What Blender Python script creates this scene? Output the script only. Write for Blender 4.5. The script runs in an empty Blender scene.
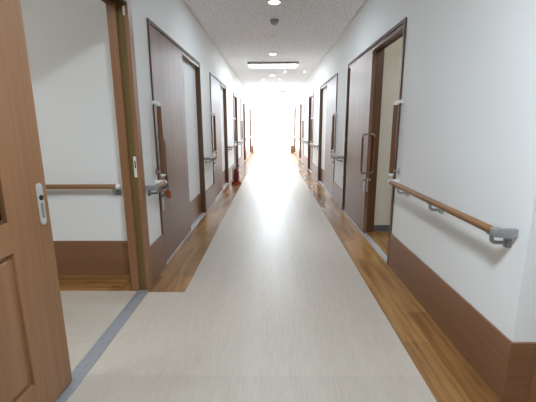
import bpy, bmesh, math, random
from mathutils import Vector, Matrix
random.seed(4)
C = bpy.context.scene.collection
PI = math.pi

# ------------------------------------------------------------------ materials
def new_mat(name):
    m = bpy.data.materials.new(name); m.use_nodes = True
    nt = m.node_tree
    return m, nt, nt.nodes['Principled BSDF']

def coords(nt, scale=(1, 1, 1), rot=(0, 0, 0)):
    tc = nt.nodes.new('ShaderNodeTexCoord'); mp = nt.nodes.new('ShaderNodeMapping')
    mp.inputs['Scale'].default_value = scale; mp.inputs['Rotation'].default_value = rot
    nt.links.new(tc.outputs['Object'], mp.inputs['Vector'])
    return mp.outputs['Vector']

def noise(nt, vec, scale, detail=3, rough=.55):
    n = nt.nodes.new('ShaderNodeTexNoise')
    n.inputs['Scale'].default_value = scale; n.inputs['Detail'].default_value = detail
    n.inputs['Roughness'].default_value = rough
    nt.links.new(vec, n.inputs['Vector'])
    return n.outputs['Fac']

def ramp(nt, fac, stops):
    r = nt.nodes.new('ShaderNodeValToRGB')
    e = r.color_ramp.elements
    e[0].position, e[0].color = stops[0][0], (*stops[0][1], 1)
    e[1].position, e[1].color = stops[-1][0], (*stops[-1][1], 1)
    for p, c in stops[1:-1]:
        x = e.new(p); x.color = (*c, 1)
    nt.links.new(fac, r.inputs['Fac'])
    return r.outputs['Color']

def bump(nt, b, fac, strength, dist=.001):
    n = nt.nodes.new('ShaderNodeBump')
    n.inputs['Strength'].default_value = strength; n.inputs['Distance'].default_value = dist
    nt.links.new(fac, n.inputs['Height']); nt.links.new(n.outputs['Normal'], b.inputs['Normal'])

def plain(name, col, rough=.5, metal=0., spec=.5):
    m, nt, b = new_mat(name)
    v = coords(nt)
    f = noise(nt, v, 40, 2)
    c = ramp(nt, f, [(.3, tuple(x * .94 for x in col)), (.7, tuple(min(1, x * 1.05) for x in col))])
    nt.links.new(c, b.inputs['Base Color'])
    b.inputs['Roughness'].default_value = rough; b.inputs['Metallic'].default_value = metal
    b.inputs['Specular IOR Level'].default_value = spec
    return m

def wood(name, dark, light, axis='z', rough=.35, spec=.5, fine=55):
    m, nt, b = new_mat(name)
    st = {'x': (.05, 1, 1), 'y': (1, .05, 1), 'z': (1, 1, .04)}[axis]
    v = coords(nt, st)
    f1 = noise(nt, v, fine, 4, .6); f2 = noise(nt, v, fine / 7, 3, .5)
    mx = nt.nodes.new('ShaderNodeMath'); mx.operation = 'MULTIPLY_ADD'
    mx.inputs[1].default_value = .55
    sc = nt.nodes.new('ShaderNodeMath'); sc.operation = 'MULTIPLY'; sc.inputs[1].default_value = .45
    nt.links.new(f2, sc.inputs[0]); nt.links.new(f1, mx.inputs[0]); nt.links.new(sc.outputs[0], mx.inputs[2])
    c = ramp(nt, mx.outputs[0], [(.32, dark), (.68, light)])
    nt.links.new(c, b.inputs['Base Color'])
    b.inputs['Roughness'].default_value = rough; b.inputs['Specular IOR Level'].default_value = spec
    bump(nt, b, f1, .08, .0006)
    return m

def plank_mat(name, axis='y'):
    m, nt, b = new_mat(name)
    v = coords(nt, rot=(0, 0, PI / 2) if axis == 'y' else (0, 0, 0))
    br = nt.nodes.new('ShaderNodeTexBrick')
    br.inputs['Color1'].default_value = (.25, .115, .034, 1)
    br.inputs['Color2'].default_value = (.43, .225, .075, 1)
    br.inputs['Mortar'].default_value = (.16, .075, .03, 1)
    br.inputs['Scale'].default_value = 1
    br.inputs['Mortar Size'].default_value = .0012
    br.inputs['Mortar Smooth'].default_value = .3
    br.inputs['Brick Width'].default_value = .92
    br.inputs['Row Height'].default_value = .152
    br.offset = .37
    nt.links.new(v, br.inputs['Vector'])
    g = coords(nt, (1, .06, 1) if axis == 'y' else (.06, 1, 1))
    f = noise(nt, g, 26, 4, .6)
    gc = ramp(nt, f, [(.30, (.50, .43, .36)), (.70, (1.10, 1.10, 1.06))])
    mix = nt.nodes.new('ShaderNodeMix'); mix.data_type = 'RGBA'; mix.blend_type = 'MULTIPLY'
    mix.inputs['Factor'].default_value = 1
    nt.links.new(br.outputs['Color'], mix.inputs['A']); nt.links.new(gc, mix.inputs['B'])
    nt.links.new(mix.outputs['Result'], b.inputs['Base Color'])
    b.inputs['Roughness'].default_value = .27; b.inputs['Specular IOR Level'].default_value = .5
    return m

def vinyl_mat(name, axis='y', tone=1.):
    m, nt, b = new_mat(name)
    st = (1, .035, 1) if axis == 'y' else (.035, 1, 1)
    f1 = noise(nt, coords(nt, (1, .09, 1) if axis == 'y' else (.09, 1, 1)), 75, 4, .6)
    f2 = noise(nt, coords(nt, st), 7, 2, .5)
    mx = nt.nodes.new('ShaderNodeMath'); mx.operation = 'MULTIPLY_ADD'; mx.inputs[1].default_value = .6
    sc = nt.nodes.new('ShaderNodeMath'); sc.operation = 'MULTIPLY'; sc.inputs[1].default_value = .4
    nt.links.new(f2, sc.inputs[0]); nt.links.new(f1, mx.inputs[0]); nt.links.new(sc.outputs[0], mx.inputs[2])
    c = ramp(nt, mx.outputs[0], [(.33, tuple(x * tone for x in (.445, .375, .305))), (.52, tuple(x * tone for x in (.50, .433, .36))), (.70, tuple(x * tone for x in (.535, .472, .40)))])
    nt.links.new(c, b.inputs['Base Color'])
    b.inputs['Roughness'].default_value = .38; b.inputs['Specular IOR Level'].default_value = .36
    bump(nt, b, f1, .05, .0005)
    return m

def wall_mat(name, col):
    m, nt, b = new_mat(name)
    f = noise(nt, coords(nt), 350, 3)
    c = ramp(nt, f, [(.3, tuple(x * .965 for x in col)), (.7, col)])
    nt.links.new(c, b.inputs['Base Color'])
    b.inputs['Roughness'].default_value = .62; b.inputs['Specular IOR Level'].default_value = .3
    bump(nt, b, f, .15, .0005)
    return m

def ceiling_mat():
    m, nt, b = new_mat('speckled ceiling board')
    f1 = noise(nt, coords(nt), 42, 4, .75)
    c = ramp(nt, f1, [(.36, (.60, .61, .635)), (.47, (.87, .88, .91)), (.58, (.96, .97, .985))])
    nt.links.new(c, b.inputs['Base Color'])
    b.inputs['Roughness'].default_value = .9; b.inputs['Specular IOR Level'].default_value = .1
    bump(nt, b, f1, .4, .003)
    return m

def emit_mat(name, col, strength):
    m = bpy.data.materials.new(name); m.use_nodes = True
    nt = m.node_tree; nt.nodes.clear()
    e = nt.nodes.new('ShaderNodeEmission'); o = nt.nodes.new('ShaderNodeOutputMaterial')
    e.inputs['Color'].default_value = (*col, 1); e.inputs['Strength'].default_value = strength
    nt.links.new(e.outputs[0], o.inputs[0])
    return m

def glass_mat(name, tint, refl):
    m = bpy.data.materials.new(name); m.use_nodes = True
    nt = m.node_tree; nt.nodes.clear()
    t = nt.nodes.new('ShaderNodeBsdfTransparent'); g = nt.nodes.new('ShaderNodeBsdfGlossy')
    x = nt.nodes.new('ShaderNodeMixShader'); o = nt.nodes.new('ShaderNodeOutputMaterial')
    t.inputs['Color'].default_value = (*tint, 1); g.inputs['Roughness'].default_value = .02
    x.inputs[0].default_value = refl
    nt.links.new(t.outputs[0], x.inputs[1]); nt.links.new(g.outputs[0], x.inputs[2]); nt.links.new(x.outputs[0], o.inputs[0])
    return m

M = dict(
    wall=wall_mat('off white wall covering', (.83, .835, .82)),
    trimwhite=plain('white cornice', (.80, .79, .77), .5),
    ceiling=ceiling_mat(),
    vinyl=vinyl_mat('pale wood vinyl', 'y'),
    vinylnear=vinyl_mat('pale wood vinyl junction', 'y', .93),
    vinylside=vinyl_mat('pale wood vinyl crosswise', 'x', 1.02),
    plank=plank_mat('honey planks', 'y'), plankx=plank_mat('honey planks crosswise', 'x'),
    board=wood('brown dado board', (.192, .088, .043), (.265, .128, .066), 'y', .38),
    boardx=wood('brown dado board crosswise', (.192, .088, .043), (.265, .128, .066), 'x', .38),
    door=wood('brown door laminate', (.160, .080, .056), (.25, .138, .100), 'z', .38, .45),
    frame=wood('dark brown frame', (.075, .032, .013), (.135, .062, .026), 'z', .35),
    framey=wood('dark brown head', (.075, .034, .016), (.135, .066, .034), 'y', .5, .3),
    oak=wood('warm oak', (.232, .106, .045), (.33, .168, .080), 'z', .4),
    oakjamb=wood('warm oak jamb', (.235, .105, .045), (.31, .148, .072), 'z', .42),
    slot=wood('olive brown slot', (.15, .098, .034), (.21, .145, .055), 'z', .6, .2),
    rail=wood('oak handrail', (.215, .095, .034), (.305, .148, .060), 'y', .5, .3),
    railx=wood('oak handrail crosswise', (.215, .095, .034), (.305, .148, .060), 'x', .35),
    railz=wood('dark oak grab bar', (.125, .050, .017), (.20, .088, .033), 'z', .35),
    grey=plain('grey bracket', (.30, .305, .30), .4, .2),
    white=plain('white plastic', (.80, .80, .78), .4),
    steel=plain('brushed steel', (.55, .55, .55), .33, .9),
    steeltrack=plain('worn steel track', (.40, .41, .43), .4, .5),
    plate=plain('satin plate', (.62, .62, .60), .45, .4),
    arm=plain('dark steel', (.30, .30, .30), .3, .9),
    track=plain('aluminium track', (.60, .61, .63), .38, .5),
    black=plain('black', (.012, .012, .013), .5),
    dgrey=plain('dark grey', (.10, .10, .105), .5),
    mgrey=plain('mid grey', (.25, .25, .255), .5),
    red=plain('red enamel', (.15, .010, .016), .3),
    redstand=plain('red stand', (.36, .025, .014), .35),
    tag=plain('orange brown leather', (.33, .075, .02), .5),
    lamp=emit_mat('lamp glow', (1, .985, .96), 9.),
    beige=wall_mat('warm lit white wall', (.60, .555, .46)),  # white wall, the warm light on it put into the base colour
    glass=glass_mat('clear glass', (.97, .98, .98), .05),
    darkglass=glass_mat('smoky door glass', (.12, .13, .135), .08),
    alu=plain('pale aluminium', (.72, .70, .68), .4, .1),
    ground=plain('pale concrete', (.62, .60, .57), .8),
)

# ------------------------------------------------------------------ mesh helpers
def box(bm, x0, x1, y0, y1, z0, z1, bev=0.):
    x0, x1 = min(x0, x1), max(x0, x1); y0, y1 = min(y0, y1), max(y0, y1); z0, z1 = min(z0, z1), max(z0, z1)
    r = bmesh.ops.create_cube(bm, size=1)
    for v in r['verts']:
        v.co = Vector(((x0 + x1) / 2 + v.co.x * (x1 - x0), (y0 + y1) / 2 + v.co.y * (y1 - y0), (z0 + z1) / 2 + v.co.z * (z1 - z0)))
    if bev:
        ed = list({e for v in r['verts'] for e in v.link_edges})
        bmesh.ops.bevel(bm, geom=ed, offset=bev, segments=2, affect='EDGES', profile=.5)

def tube(bm, pts, r, seg=14, cap=True):
    pts = [Vector(p) for p in pts]; rings = []
    keep = [i for i in range(len(pts)) if i == 0 or (pts[i] - pts[i - 1]).length > 1e-6]
    if isinstance(r, (list, tuple)): r = [r[i] for i in keep]
    pts = [pts[i] for i in keep]
    up = None
    for i, p in enumerate(pts):
        d = ((pts[i] - pts[i - 1]).normalized() if i else Vector()) + ((pts[i + 1] - pts[i]).normalized() if i < len(pts) - 1 else Vector())
        d.normalize()
        if up is None:
            up = Vector((0, 0, 1)) if abs(d.z) < .9 else Vector((1, 0, 0))
        a = d.cross(up).normalized(); b = a.cross(d).normalized(); up = b
        rr = r[i] if isinstance(r, (list, tuple)) else r
        rings.append([bm.verts.new(p + a * math.cos(2 * PI * k / seg) * rr + b * math.sin(2 * PI * k / seg) * rr) for k in range(seg)])
    for i in range(len(rings) - 1):
        for k in range(seg):
            bm.faces.new((rings[i][k], rings[i][(k + 1) % seg], rings[i + 1][(k + 1) % seg], rings[i + 1][k]))
    if cap:
        bm.faces.new(rings[0]); bm.faces.new(rings[-1])

def lathe(bm, prof, c=(0, 0, 0), seg=28):
    rings = []
    for r, z in prof:
        if r < 1e-6:
            rings.append([bm.verts.new((c[0], c[1], c[2] + z))])
        else:
            rings.append([bm.verts.new((c[0] + r * math.cos(2 * PI * k / seg), c[1] + r * math.sin(2 * PI * k / seg), c[2] + z)) for k in range(seg)])
    for a, b in zip(rings, rings[1:]):
        for k in range(seg):
            q = [a[k % len(a)], a[(k + 1) % len(a)], b[(k + 1) % len(b)], b[k % len(b)]]
            q = list(dict.fromkeys(q))
            if len(q) > 2: bm.faces.new(q)

def arc(p0, p1, p2, n=6):
    p0, p1, p2 = Vector(p0), Vector(p1), Vector(p2)
    return [p0 * (1 - t) ** 2 + p1 * 2 * t * (1 - t) + p2 * t * t for t in [i / n for i in range(n + 1)]]

def obj(name, bm, mat, parent=None, smooth=False):
    bmesh.ops.recalc_face_normals(bm, faces=bm.faces[:])
    me = bpy.data.meshes.new(name); bm.to_mesh(me); bm.free()
    me.materials.append(mat)
    o = bpy.data.objects.new(name, me); C.objects.link(o)
    if smooth:
        for p in me.polygons: p.use_smooth = True
        me.set_sharp_from_angle(angle=math.radians(38))
    if parent: o.parent = parent
    return o

def thing(name, label, cat, loc=(0, 0, 0), group=None, kind=None):
    o = bpy.data.objects.new(name, None); C.objects.link(o)
    o.empty_display_size = .1
    o.location = loc; o['label'] = label; o['category'] = cat
    if group: o['group'] = group
    if kind: o['kind'] = kind
    return o

def struct(name, bm, mat, label=None, cat=None):
    o = obj(name, bm, mat); o['kind'] = 'structure'
    if label: o['label'] = label; o['category'] = cat
    return o

NB = bmesh.new
def boxes(*bs):
    bm = NB()
    for b in bs: box(bm, *b)
    return bm

# ------------------------------------------------------------------ room numbers
WL, WR, H = .975, 1.058, 2.60          # half spaces to both walls, ceiling height
YB, YE = -3.0, 17.1                    # back of the hall, end wall
XO = 4.0                               # outer shell
HT = 2.06                              # top of the corridor door frames
LD = [(2.97, 5.0), (5.80, 7.75), (9.2, 10.1), (11.2, 13.05), (15.6, 16.7)]
RD = [(3.0, 5.15), (5.95, 8.0), (9.24, 10.3), (11.76, 13.55), (15.8, 16.85)]
ILX, IRX = -.665, .751                 # edges of the pale vinyl

# ------------------------------------------------------------------ floor
struct('floor', boxes((ILX, IRX, 1.56, YE, -.05, 0)), M['vinyl'], 'pale wood-grain vinyl runner down the middle of the corridor', 'floor')
struct('floor_junction', boxes((-.965, IRX, YB, 1.56, -.05, 0)), M['vinylnear'], 'pale vinyl floor at the junction nearest the viewer', 'floor')
struct('floor_side_passage', boxes((-XO, -.965, YB, 2.49, -.05, 0)), M['vinylside'], 'pale vinyl floor of the side passage behind the half-open oak door', 'floor')
struct('floor_threshold', boxes((-.965, ILX, 1.56, 2.47, -.05, 0)), M['vinyl'], 'pale vinyl floor patch before the side passage doorway', 'floor')
struct('floor_border_left', boxes((-1.2, ILX, 2.49, YE, -.05, 0), (-.965, ILX, 2.47, 2.49, -.05, 0)), M['plank'], 'honey brown plank border along the extinguisher wall', 'floor')
struct('floor_border_right', boxes((IRX, 1.2, YB, YE, -.05, 0)), M['plank'], 'honey brown plank border under the long handrail', 'floor')
struct('floor_border_passage', boxes((-XO, -1.2, 2.49, 2.80, -.05, 0)), M['plankx'], 'honey plank border along the side passage wall', 'floor')
struct('floor_rooms', boxes((1.2, XO, YB, YE, -.05, 0), (-XO, -1.2, 2.80, YE, -.05, 0)), M['plank'], 'brown plank floor of the rooms beside the corridor', 'floor')

# ------------------------------------------------------------------ ceiling and outer shell
struct('ceiling', boxes((-XO - .1, XO + .1, YB - .1, YE + .1, H, H + .1)), M['ceiling'], 'speckled grey-white ceiling over the corridor', 'ceiling')
struct('wall_back', boxes((-XO, XO, YB - .1, YB, 0, H)), M['wall'])
struct('wall_outer_left', boxes((-XO - .1, -XO, YB - .1, YE + .1, 0, H)), M['wall'])
struct('wall_outer_right', boxes((XO, XO + .1, YB - .1, YE + .1, 0, H)), M['wall'])

def wall_with_doors(s, W, T, y0, y1, doors):
    bm = NB(); y = y0
    for a, b in doors:
        box(bm, s * W, s * (W + T), y, a, 0, H)
        box(bm, s * W, s * (W + T), a, b, HT, H)
        y = b
    box(bm, s * W, s * (W + T), y, y1, 0, H)
    return bm
TL, TR = .155, .142
bm = wall_with_doors(-1, WL, TL, 2.80, YE, LD)
box(bm, -WL, -1.065, 2.56, 2.80, 0, H)
box(bm, -WL, -WL - TL, YB, 2.56, 2.055, H)             # over the side passage opening
box(bm, -1.030, -WL - TL, YB, 1.30, 0, 2.055)          # wall the oak door slides along
struct('wall_left', bm, M['wall'], 'off-white corridor wall on the extinguisher side', 'wall')
struct('wall_right', wall_with_doors(1, WR, .105, 1.40, YE, RD), M['wall'], 'off-white corridor wall carrying the long handrail', 'wall')
struct('wall_side_passage', boxes((-XO, -WL - TL, 2.80, 2.90, 0, H)), M['wall'], 'off-white wall at the far side of the side passage', 'wall')
struct('wall_junction', boxes((1.2, XO, 1.405, 1.50, 2.06, H), (2.2, XO, 1.405, 1.50, 0, 2.06)), M['wall'])

# white cornice between walls and ceiling
struct('trim_1', boxes((-WL, -WL + .018, YB, YE, H - .018, H)), M['trimwhite'], 'thin white cornice above the extinguisher wall', 'trim')
struct('trim_2', boxes((WR - .018, WR, 1.40, YE, H - .018, H)), M['trimwhite'], 'thin white cornice above the long handrail wall', 'trim')

# tall brown dado boards
bm = NB(); y = 2.56
for a, b in LD + [(YE, 0)]:
    box(bm, -WL, -WL + .016, y, a, 0, .30); y = b
struct('baseboard_left', bm, M['board'], 'tall brown baseboard on the extinguisher wall', 'baseboard')
bm = NB(); y = 1.40
for a, b in RD + [(YE, 0)]:
    box(bm, WR, WR - .012, y, a, 0, .30); y = b
struct('baseboard_right', bm, M['board'], 'tall brown baseboard beneath the long handrail', 'baseboard')
struct('baseboard_corner', boxes((WR - .012, 1.163, 1.388, 1.40, 0, .30)), M['boardx'], 'brown baseboard returning round the white wall corner', 'baseboard')
struct('baseboard_side_passage', boxes((-XO, -1.065, 2.785, 2.80, 0, .30)), M['boardx'], 'tall brown baseboard in the side passage', 'baseboard')
struct('trim_3', boxes((1.163, 1.20, 1.375, 1.46, 0, 2.06), (1.163, 2.2, 1.375, 1.46, 2.03, 2.06)), M['oakjamb'], 'brown door frame post beyond the white wall corner', 'trim')

# ------------------------------------------------------------------ oak door half open on the near side
d = thing('door_1', 'large oak sliding door with panels, half open on the side passage', 'door', (-WL, 0, 0), kind='structure')
yl0, yl1, xf, xb = .42, 1.505, -.010, -.046             # leaf extent along the wall, faces (local x)
bm = NB()
box(bm, xb, xf, 1.262, yl1, .012, 2.01, .002)
box(bm, xb, xf, yl0, .70, .012, 2.01, .002)
box(bm, xb, xf, .70, 1.262, .012, .186)
box(bm, xb, xf, .70, 1.262, .765, .885)
box(bm, xb, xf, .70, 1.262, 1.86, 2.01)
leaf = obj('door_leaf', bm, M['oak'], d)
bm = NB()
box(bm, xb + .008, xf - .014, .70, 1.262, .186, .765)
box(bm, xb + .008, xf - .006, .725, 1.237, .211, .740, .004)
obj('lower_panel', bm, M['oak'], leaf)
obj('glass_pane', boxes((xb + .014, xb + .020, .70, 1.262, .885, 1.86)), M['darkglass'], leaf)
bm = NB()
for a in ((.70, .712, .885, 1.86), (1.250, 1.262, .885, 1.86), (.712, 1.250, .885, .897), (.712, 1.250, 1.848, 1.86)):
    box(bm, xb + .006, xf - .006, *a)
obj('glazing_bead', bm, M['frame'], leaf)
# flush pull with thumb turn
def stadium(bm, yc, z0, z1, w, x0, x1, n=10):
    pts = [(yc + w / 2 * math.cos(t), z1 - w / 2 + w / 2 * math.sin(t)) for t in [PI * i / n for i in range(n + 1)]]
    pts += [(yc + w / 2 * math.cos(t), z0 + w / 2 + w / 2 * math.sin(t)) for t in [PI + PI * i / n for i in range(n + 1)]]
    a = [bm.verts.new((x0, p, q)) for p, q in pts]; b = [bm.verts.new((x1, p, q)) for p, q in pts]
    bm.faces.new(a); bm.faces.new(b)
    for i in range(len(a)):
        j = (i + 1) % len(a); bm.faces.new((a[i], a[j], b[j], b[i]))
bm = NB(); stadium(bm, 1.456, .822, 1.003, .036, xf, xf + .004)
hp = obj('pull_plate', bm, M['plate'], leaf); hp['label'] = 'steel flush pull plate'
bm = NB(); stadium(bm, 1.456, .850, .920, .016, xf + .004, xf + .0055)
obj('finger_recess', bm, M['mgrey'], hp)
bm = NB(); tube(bm, [(xf + .003, 1.455, .941), (xf + .009, 1.455, .941)], .011, 18)
obj('thumb_turn', bm, M['black'], hp)
# jamb with a channel, head and floor track
j0, j1 = -.103, .038                                   # local x of the jamb faces
bm = boxes((j0, -.044, 2.495, 2.56, 0, 2.055), (j0, j1 - .005, 2.545, 2.56, 0, 2.055))
obj('jamb', bm, M['oakjamb'], d)
obj('jamb', boxes((.012, j1, 2.495, 2.56, 0, 2.055)), M['oakjamb'], d)
bm = boxes((-.044, .012, 2.518, 2.545, 0, 2.055))
ch = obj('jamb_channel', bm, M['slot'], d)
bm = NB(); box(bm, -.016, .008, 2.512, 2.518, .875, 1.025, .002)
sp = obj('strike_plate', bm, M['white'], ch)
obj('strike_slot', boxes((-.008, .0, 2.5105, 2.512, .94, .995)), M['black'], sp)
obj('roller_catch', boxes((.006, .016, 2.489, 2.495, 1.945, 2.0)), M['white'], d)
bm = boxes((j0, -.050, .30, 2.495, 2.015, 2.055), (.012, j1, .30, 2.495, 2.015, 2.055), (-.050, -.006, .30, 2.495, 2.035, 2.055))
obj('head_rail', bm, M['framey'], d)
bm = boxes((-.056, .030, .42, 2.50, 0, .0035))
for x in (-.046, -.030, -.014, .002, .018):
    box(bm, x, x + .003, .42, 2.50, .0035, .0052)
obj('floor_track', bm, M['steeltrack'], d)

# ------------------------------------------------------------------ corridor sliding doors
ORD = ['first', 'second', 'third', 'fourth', 'fifth']
NOTE = {-1: 'on the extinguisher wall', 1: 'on the long handrail wall'}
def corridor_door(n, s, W, T, y0, y1, k, opened=0., wide=True):
    L = y1 - y0
    state = 'standing open on a warm-lit room' if opened else 'closed'
    d = thing('door_%d' % n, '%s brown sliding door %s, %s' % (ORD[k], NOTE[s], state), 'door', (s * W, y0, 0), kind='structure')
    f = .030
    bm = NB()
    box(bm, -s * .014, s * T, 0, f, 0, HT)
    box(bm, -s * .014, s * T, L - f, L, 0, HT)
    obj('door_frame', bm, M['frame'], d)
    bm = NB(); box(bm, -s * .014, s * T, f, L - f, HT - .028, HT)
    obj('frame_head', bm, M['framey'], d)
    bm = NB(); box(bm, -s * .004, s * .034, f, L - f, HT - .062, HT - .028)
    obj('hanging_rail', bm, M['door'], d)
    lw = 1.06 if wide else L - 2 * f - .01
    op = (1.025 if opened else .98) if wide else 0
    ly = f + opened
    rc = 0. if wide else .042
    bm = NB(); box(bm, s * (rc - .004), s * (rc + .031), ly, ly + lw, .014, HT - .062, .0015)
    leaf = obj('door_leaf', bm, M['door'], d)
    if wide:                                           # fixed wall panel behind the parked leaf
        bm = NB(); box(bm, s * .054, s * .075, op, L - f, .30, HT - .028)
        obj('fixed_panel', bm, M['wall'], d)
        bm = NB(); box(bm, s * .050, s * .075, op, L - f, 0, .30)
        obj('kick_board', bm, M['board'], d)
        bm = NB(); box(bm, s * .033, s * T, op - .015, op + .04, 0, HT - .028)
        obj('centre_post', bm, M['frame'], d)
    bm = boxes((-s * .010, s * .048, f, L - f, 0, .006), (-s * .010, -s * .005, f, L - f, .006, .012))
    obj('floor_track', bm, M['track'], d)
    # pull handle: a D bar on short arms
    hy = ly + .045
    def pull(sign, e0):
        e0 += rc
        e1 = e0 + sign * .046
        bm = NB()
        tube(bm, [(s * e1, hy, z) for z in (.735, .9, 1.04, 1.11)], .0115, 14)
        h = obj('pull_handle', bm, M['railz'], leaf, True); h['label'] = 'wooden bar pull handle'
        bm = NB()
        for z, q in ((1.11, 1), (.735, -1)):
            tube(bm, [(s * e1, hy, z)] + arc((s * e1, hy, z), (s * e1, hy, z + q * .028), (s * (e1 - sign * .022), hy, z + q * .028)) + [(s * e0, hy, z + q * .028)], .0105, 12)
        obj('handle_arm', bm, M['arm'], leaf, True)
    pull(-1, -.004)
    if opened: pull(1, .031)
    bm = NB(); box(bm, s * (rc - .004), s * (rc - .009), ly + .035, ly + .070, .50, .66, .002)
    lk = obj('lock_plate', bm, M['steel'], leaf)
    bm = NB(); tube(bm, [(s * (rc - .008), ly + .052, .63), (s * (rc - .035), ly + .052, .63)], .014, 16)
    tube(bm, [(s * (rc - .008), ly + .052, .56), (s * (rc - .016), ly + .052, .56)], .010, 14)
    obj('lock_knob', bm, M['steel'], lk, True)
    if opened:
        bm = NB(); tube(bm, [(s * .031, ly + .052, .63), (s * .058, ly + .052, .63)], .014, 16)
        obj('lock_knob', bm, M['steel'], lk, True)
        bm = NB(); box(bm, s * .006, s * .022, ly - .0015, ly, .50, .66)
        obj('lock_edge', bm, M['steel'], lk)
    return d
n = 2
for k, (a, b) in enumerate(LD):
    corridor_door(n, -1, WL, TL, a, b, k, 0, b - a > 1.5); n += 1
for k, (a, b) in enumerate(RD):
    corridor_door(n, 1, WR, TR, a, b, k, .90 if k == 0 else 0, b - a > 1.5); n += 1
# room behind the open door
struct('wall_open_room', boxes((WR + TR, 2.6, 4.06, 4.14, 0, H), (2.6, 2.7, 2.0, 4.14, 0, H), (WR + .105, 2.6, 1.9, 2.0, 0, H)), M['beige'], 'white wall seen through the open sliding door, coloured beige for warm light', 'wall')
struct('baseboard_open_room', boxes((WR + TR, 2.6, 4.05, 4.06, 0, .075)), M['dgrey'], 'low dark baseboard inside the open room', 'baseboard')

# ------------------------------------------------------------------ handrails
def handrail(s, W, y0, y1, z, label, group, brackets):
    """horizontal oak rail on grey brackets; near end returns to the wall in grey, far end in white"""
    h = thing('handrail', label, 'handrail', (s * W, y0, z), group)
    L = y1 - y0; e = -s * .082
    bm = NB(); tube(bm, [(e, .044, 0), (e, L / 2, 0), (e, L - .03, 0)], .0185, 18)
    obj('rail', bm, M['rail'], h, True)
    bm = NB()
    box(bm, e - .019, e + .019, .004, .045, -.020, .020, .008)
    box(bm, -s * .001, -s * .084, .0, .022, -.020, .020, .004)
    ec = obj('end_return', bm, M['grey'], h, True); ec['label'] = 'grey end return'
    bm = NB()
    tube(bm, [(e, L - .03, 0), (e, L - .02, 0)] + arc((e, L - .02, 0), (e, L, 0), (e + s * .022, L, 0)) + [(-s * .001, L, 0)], .0195, 16)
    wc = obj('end_return', bm, M['white'], h, True); wc['label'] = 'white end return'
    for b in brackets:
        bm = NB()
        tube(bm, [(e, b, -.016), (e, b, -.030)] + arc((e, b, -.030), (e, b, -.056), (e + s * .026, b, -.056)) + [(-s * .004, b, -.056)], .009, 12)
        box(bm, 0, -s * .020, b - .016, b + .016, -.078, -.036, .004)
        box(bm, e - .012, e + .012, b - .022, b + .022, -.021, -.016)
        obj('bracket', bm, M['grey'], h, True)
    return h
GH = 'oak handrails along the corridor walls'
handrail(1, WR, 1.458, 2.90, .778, 'long oak handrail on grey brackets along the bare white wall', GH, [.052, .675, 1.235])
gaps = [(-1, WL, 2.62, 2.915, 'short oak handrail stub beside the oak door jamb, red-brown tag at its end'),
        (-1, WL, 5.06, 5.74, 'short handrail between first and second doors of the extinguisher wall'),
        (-1, WL, 7.83, 9.12, 'handrail above the red fire extinguisher'),
        (-1, WL, 10.2, 11.1, 'distant handrail past the extinguisher, between third and fourth doors'),
        (-1, WL, 13.2, 15.5, 'farthest handrail on the extinguisher wall, near the bright exit'),
        (1, WR, 5.21, 5.89, 'short handrail just past the open sliding door'),
        (1, WR, 8.07, 9.17, 'handrail between second and third doors of the open-room wall'),
        (1, WR, 10.4, 11.66, 'distant handrail between third and fourth doors of the open-room wall'),
        (1, WR, 13.65, 15.7, 'farthest handrail on the open-room wall, near the bright exit')]
for s, W, a, b, lab in gaps:
    L = b - a
    handrail(s, W, a, b, .775, lab, GH, [.10, L - .09] if L > .4 else [.10])
# side passage handrail
h = thing('handrail', 'oak handrail on the side passage wall, seen past the half-open oak door', 'handrail', (-1.19, 2.80, .772), GH)
bm = NB(); tube(bm, [(-2.4, -.075, 0), (-1.2, -.075, 0), (-.035, -.075, 0)], .0185, 18); obj('rail', bm, M['railx'], h, True)
bm = NB(); tube(bm, [(-.035, -.075, 0), (-.02, -.075, 0)] + arc((-.02, -.075, 0), (0, -.075, 0), (0, -.055, 0)) + [(0, -.001, 0)], .0185, 16)
obj('end_return', bm, M['white'], h, True)['label'] = 'white end return'
for x in (-.06, -.75, -1.45, -2.15):
    bm = NB()
    tube(bm, [(x, -.075, -.016), (x, -.075, -.030)] + arc((x, -.075, -.03), (x, -.075, -.055), (x, -.05, -.055)) + [(x, -.004, -.055)], .009, 12)
    box(bm, x - .028, x + .028, -.012, 0, -.082, -.034, .002)
    obj('bracket', bm, M['grey'], h, True)

# ------------------------------------------------------------------ vertical grab bars beside the doors
def grab_bar(s, W, y, label):
    g = thing('grab_bar', label, 'grab bar', (s * W, y, 0), 'upright oak grab bars beside the doors')
    e = -s * .052
    bm = NB(); tube(bm, [(e, 0, .835), (e, 0, 1.1), (e, 0, 1.395)], .0195, 18); obj('bar', bm, M['railz'], g, True)
    bm = NB()
    tube(bm, [(e, 0, 1.393), (e, 0, 1.401)] + arc((e, 0, 1.401), (e, 0, 1.422), (e + s * .022, -.008, 1.422)) + [(-s * .004, -.028, 1.424)], .0145, 14)
    box(bm, 0, -s * .006, -.056, -.006, 1.398, 1.446, .003)
    obj('end_bracket', bm, M['white'], g, True)
    bm = NB(); lathe(bm, [(0, .818), (.014, .818), (.0205, .824), (.0205, .840), (0, .841)], (e, 0, 0)); obj('end_cap', bm, M['white'], g, True)
    bm = NB(); tube(bm, [(e + s * .012, 0, .862), (e + s * .030, -.012, .862), (-s * .004, -.026, .862)], .008, 12)
    box(bm, 0, -s * .006, -.050, -.008, .838, .886, .003)
    obj('wall_bracket', bm, M['steel'], g, True)
    return g
for k, (a, b) in enumerate(LD[:4]):
    grab_bar(-1, WL, a - .005, ['upright grab bar with white brackets, nearest the oak door jamb',
        'upright grab bar beside the second door of the extinguisher wall',
        'upright grab bar next to the third door, above the fire extinguisher',
        'distant upright grab bar by the fourth door of the extinguisher wall'][k])
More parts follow.
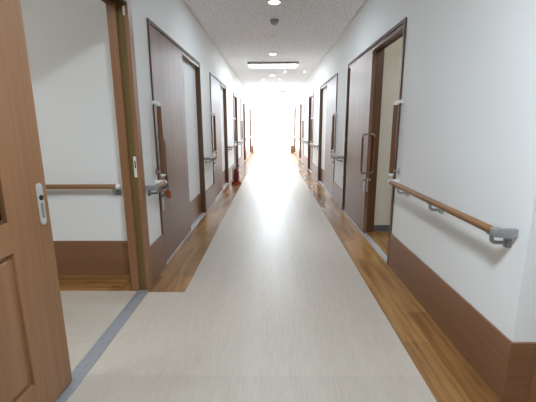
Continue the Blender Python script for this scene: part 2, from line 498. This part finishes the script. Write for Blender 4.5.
for k, (a, b) in enumerate(RD[:4]):
    grab_bar(1, WR, a - .035, ['upright grab bar at the far end of the long handrail, by the open room',
        'upright grab bar beside the second door of the open-room wall',
        'upright grab bar beside the narrow third door of the open-room wall',
        'distant upright grab bar by the fourth door of the open-room wall'][k])

# ------------------------------------------------------------------ key tag hanging at the first grab bar
t = thing('key_tag', 'red-brown leather tag hanging by a cord under the grab bar of the first closed door', 'key tag', (-.893, 2.965, .668))
t.rotation_euler = (0, 0, .85)
bm = NB()
pts = [(-.040, .012), (-.028, .034), (.012, .036), (.042, .006), (.030, -.022), (.004, -.040), (-.030, -.036), (-.044, -.012)]
fr = [bm.verts.new((.008 + .004 * p, p, q)) for p, q in pts]; bk = [bm.verts.new((-.008 + .004 * p, p, q)) for p, q in pts]
bm.faces.new(fr); bm.faces.new(bk)
for i in range(len(fr)):
    jn = (i + 1) % len(fr); bm.faces.new((fr[i], fr[jn], bk[jn], bk[i]))
bmesh.ops.bevel(bm, geom=bm.edges[:], offset=.004, segments=2, affect='EDGES')
obj('leather_tag', bm, M['tag'], t, True)
bm = NB(); tube(bm, [(0, -.004, .034), (.002, -.002, .08), (.004, .0, .128), (.004, .002, .158)], .003, 8)
obj('cord', bm, M['black'], t)
bm = NB(); tube(bm, [(.0, -.020, -.034), (.0, -.024, -.052), (.002, -.02, -.066)], .006, 10)
obj('key', bm, M['steel'], t)

# ------------------------------------------------------------------ fire extinguisher in its red floor stand
sx, sy = -.775, 7.57
st = thing('extinguisher_stand', 'round red floor stand holding the fire extinguisher', 'stand', (sx, sy, 0))
bm = NB(); lathe(bm, [(0, 0), (.100, 0), (.108, .012), (.106, .045), (.098, .060), (.090, .050), (.085, .017), (0, .015)]); obj('dish', bm, M['redstand'], st, True)
ex = thing('fire_extinguisher', 'small dark red fire extinguisher standing in a red floor stand', 'fire extinguisher', (sx, sy, .018))
bm = NB(); lathe(bm, [(0, 0), (.054, 0), (.060, .008), (.060, .26), (.052, .295), (.030, .318), (.020, .326), (0, .328)]); obj('cylinder_body', bm, M['red'], ex, True)
bm = NB(); lathe(bm, [(0, .326), (.018, .326), (.020, .350), (.012, .356), (0, .357)]); obj('valve', bm, M['steel'], ex, True)
bm = NB(); box(bm, -.012, .075, -.010, .010, .354, .362, .002); box(bm, -.012, .080, -.010, .010, .384, .392, .002); box(bm, -.014, -.004, -.008, .008, .354, .392)
obj('lever_handle', bm, M['black'], ex)
bm = NB(); tube(bm, [(-.010, 0, .345), (-.055, 0, .345), (-.078, 0, .30), (-.074, 0, .18), (-.070, 0, .10)], [.007, .007, .008, .008, .011], 10); obj('hose', bm, M['black'], ex, True)

# ------------------------------------------------------------------ ceiling fittings
LC = (.75, .885, 1)
GD = 'round downlights along the ceiling'
def downlight(x, y, lab, power=9):
    d = thing('ceiling_downlight', lab, 'downlight', (x, y, H), GD)
    bm = NB(); lathe(bm, [(.066, 0), (.082, 0), (.082, -.005), (.066, -.008), (.062, -.004)]); obj('trim_ring', bm, M['white'], d, True)
    bm = NB(); lathe(bm, [(0, -.0045), (.063, -.0045), (.063, -.001), (0, -.001)]); obj('lens', bm, M['lamp'], d)
    li = bpy.data.lights.new('downlight lamp', 'AREA'); li.shape = 'DISK'; li.size = .12; li.energy = power; li.color = LC
    lo = bpy.data.objects.new('downlight_lamp', li); C.objects.link(lo); lo.parent = d; lo.location = (0, 0, -.012)
for x, y, lab in ((.03, 4.35, 'bright round downlight nearest the viewer, before the grey smoke detector'),
                  (.02, 7.3, 'bright round downlight just before the wide ceiling light'),
                  (.02, 10.25, 'small downlight just beyond the wide ceiling light'),
                  (.02, 13.2, 'farthest small downlight towards the bright exit')):
    downlight(x, y, lab, 11 if y < 8 else 14 if y < 11 else 60)
s_ = thing('smoke_detector', 'dark grey domed smoke detector on the ceiling between two downlights', 'smoke detector', (.035, 5.04, H))
bm = NB(); lathe(bm, [(0, 0), (.058, 0), (.058, -.012), (.052, -.016)]); obj('base', bm, M['mgrey'], s_, True)
bm = NB(); lathe(bm, [(.052, -.014), (.050, -.032), (.040, -.050), (.022, -.060), (0, -.062)]); obj('dome', bm, M['mgrey'], s_, True)
e_ = thing('emergency_light', 'small unlit ring-shaped emergency light on the ceiling past the smoke detector', 'emergency light', (.02, 5.86, H))
bm = NB(); lathe(bm, [(.046, 0), (.064, 0), (.062, -.006), (.050, -.008), (.044, -.003)]); obj('trim_ring', bm, M['white'], e_, True)
bm = NB(); lathe(bm, [(0, -.010), (.016, -.008), (.040, -.002), (.044, 0)]); obj('lens', bm, M['white'], e_, True)

def wide_light(x, y, lab, power, w=1.12, dp=.62, col=None):
    d = thing('ceiling_light', lab, 'ceiling light', (x, y, H), 'wide ceiling lights')
    bm = NB(); box(bm, -w / 2, w / 2, -.012, 0, -.052, 0, .002)
    f = obj('front_rim', bm, M['mgrey'], d); f['label'] = 'dark grey front rim'
    bm = NB()
    for a in ((-w / 2, w / 2, dp, dp + .012), (-w / 2, -w / 2 + .012, 0, dp), (w / 2 - .012, w / 2, 0, dp)):
        box(bm, a[0], a[1], a[2], a[3], -.045, 0)
    obj('housing', bm, M['white'], d)
    bm = NB(); box(bm, -w / 2 + .05, w / 2 - .05, .03, dp - .2, -.058, -.002, .015)
    obj('diffuser', bm, M['lamp'], d)
    li = bpy.data.lights.new('ceiling lamp', 'AREA'); li.shape = 'RECTANGLE'; li.size = w - .05; li.size_y = dp - .05; li.energy = power; li.color = col or LC
    lo = bpy.data.objects.new('ceiling_lamp', li); C.objects.link(lo); lo.parent = d; lo.location = (0, dp / 2, -.066)
wide_light(.03, 8.15, 'wide ceiling light with dark grey rim and glowing white diffuser', 8)
t = thing('ceiling_light', 'unseen round ceiling light assumed above the junction, before the nearest downlight', 'ceiling light', (.05, .36, H))  # assumed lamp out of view, set to match the handrail shadow
bm = NB(); lathe(bm, [(0, 0), (.19, 0), (.19, -.03), (.17, -.03), (.17, -.02), (0, -.02)]); obj('housing', bm, M['white'], t, True)
bm = NB(); lathe(bm, [(.17, -.021), (.165, -.05), (.12, -.065), (0, -.07)]); obj('diffuser', bm, M['lamp'], t, True)
li = bpy.data.lights.new('ceiling lamp', 'AREA'); li.shape = 'DISK'; li.size = .34; li.energy = 47; li.color = LC
lo = bpy.data.objects.new('ceiling_lamp', li); C.objects.link(lo); lo.parent = t; lo.location = (0, 0, -.078)
wide_light(.03, 14.9, 'unseen wide ceiling light added close to the exit to brighten the far end', 125)  # added lamp, lifts the walls and ceiling near the exit
wide_light(-2.4, .6, 'unseen wide ceiling light added over the side passage', 2.4, col=(.92, .99, 1))  # added lamp out of view, fills the side passage
wide_light(1.9, 2.6, 'unseen ceiling light added in the room behind the open door', 6, .6, .5)  # added lamp out of view, lights the open room
for x, y, lab in ((.34, 9.55, 'small glowing spot light beyond the wide ceiling light, mid ceiling'),
                  (.84, 9.55, 'small glowing spot light beyond the wide ceiling light, close to the open-room wall'),
                  (.24, 11.1, 'small glowing spot light farther down, towards the open-room wall'),
                  (-.25, 11.1, 'small glowing spot light farther down, towards the extinguisher wall')):
    q = thing('ceiling_spotlight', lab, 'spotlight', (x, y, H), 'small spot lights on the ceiling')
    bm = NB(); lathe(bm, [(.024, 0), (.038, 0), (.036, -.010), (.026, -.014)]); obj('trim_ring', bm, M['white'], q, True)
    bm = NB(); lathe(bm, [(0, -.022), (.018, -.019), (.026, -.010), (.024, -.001), (0, -.001)]); obj('lens', bm, M['lamp'], q, True)

# ------------------------------------------------------------------ glazed end of the corridor
struct('wall_end', boxes((-XO, -1.0, YE, YE + .1, 0, H), (1.06, XO, YE, YE + .1, 0, H), (-1.0, 1.06, YE, YE + .1, 2.52, H),
                         (-1.0, -.86, YE, YE + .1, 0, .36), (.90, 1.06, YE, YE + .1, 0, .36)), M['wall'], 'white end wall round the glazed exit', 'wall')
struct('baseboard_end', boxes((-1.0, -.88, YE - .014, YE, 0, .30), (.90, 1.06, YE - .014, YE, 0, .30)), M['boardx'], 'brown baseboard beside the glazed exit', 'baseboard')
w = thing('window_1', 'pale frame of the glazed exit, side lights and transom added so daylight washes it out', 'window', (0, YE, 0), kind='structure')
bm = NB()
for x in (-1.0, -.88, .86, 1.03): box(bm, x, x + .03, .02, .07, .0 if abs(x) < .9 else .36, 2.52)
box(bm, -1.0, 1.06, .02, .07, 2.05, 2.09); box(bm, -1.0, 1.06, .02, .07, 2.49, 2.52)
obj('window_frame', bm, M['alu'], w)
obj('pane', boxes((-.97, 1.03, .043, .047, 2.09, 2.49), (-.97, -.88, .043, .047, .36, 2.05), (.89, 1.03, .043, .047, .36, 2.05)), M['glass'], w)  # transom and side panes added so the whole end turns white
d = thing('door_12', 'pale double glass door at the bright end of the corridor', 'door', (0, YE, 0), kind='structure')
for x0, x1 in ((-.85, -.012), (.0, .86)):
    bm = NB()
    box(bm, x0, x0 + .045, .03, .065, .005, 2.045); box(bm, x1 - .045, x1, .03, .065, .005, 2.045)
    box(bm, x0 + .045, x1 - .045, .03, .065, .005, .09); box(bm, x0 + .045, x1 - .045, .03, .065, 1.99, 2.045)
    l = obj('door_leaf', bm, M['alu'], d)
    obj('pane', boxes((x0 + .045, x1 - .045, .045, .050, .09, 1.99)), M['glass'], l)
    hx = x1 - .10 if x0 < -.1 else x0 + .10
    bm = NB(); tube(bm, [(hx, .03, .9), (hx, -.02, .9), (hx, -.02, 1.2), (hx, .03, 1.2)], .01, 10); obj('pull_handle', bm, M['steel'], l, True)
struct('ground', boxes((-30, 30, YE + .1, YE + 60, -.15, -.03)), M['ground'], 'pale sunlit paving outside the glazed exit', 'ground')

# ------------------------------------------------------------------ daylight
wd = bpy.data.worlds.new('hazy sky'); bpy.context.scene.world = wd; wd.use_nodes = True
bg = wd.node_tree.nodes['Background']
bg.inputs['Color'].default_value = (.90, .955, 1, 1); bg.inputs['Strength'].default_value = 4.8
po = bpy.data.lights.new('exit portal', 'AREA'); po.shape = 'RECTANGLE'; po.size = 2.06; po.size_y = 2.52; po.cycles.is_portal = True
pb = bpy.data.objects.new('exit_portal', po); C.objects.link(pb); pb.location = (.03, YE + .11, 1.26); pb.rotation_euler = (-PI / 2, 0, 0)

# ------------------------------------------------------------------ camera
cam = bpy.data.cameras.new('camera'); co = bpy.data.objects.new('camera', cam); C.objects.link(co)
cam.sensor_width = 36; cam.lens = 352.32 / 536 * 36; cam.clip_start = .02
R = Matrix.Rotation(.0115, 4, 'Z') @ Matrix.Rotation(PI / 2 - .2102, 4, 'X') @ Matrix.Rotation(-.004, 4, 'Z')
co.matrix_world = Matrix.Translation((0, 0, 1.235)) @ R
sc = bpy.context.scene
sc.camera = co
sc.view_settings.view_transform = 'Standard'; sc.view_settings.look = 'None'
sc.view_settings.gamma = 1; sc.view_settings.use_curve_mapping = False
sc.view_settings.exposure = 0.51
sc.cycles.use_denoising = True
sc.cycles.max_bounces = 14; sc.cycles.diffuse_bounces = 8; sc.cycles.glossy_bounces = 5; sc.cycles.transparent_max_bounces = 12
sc.cycles.sample_clamp_indirect = 12
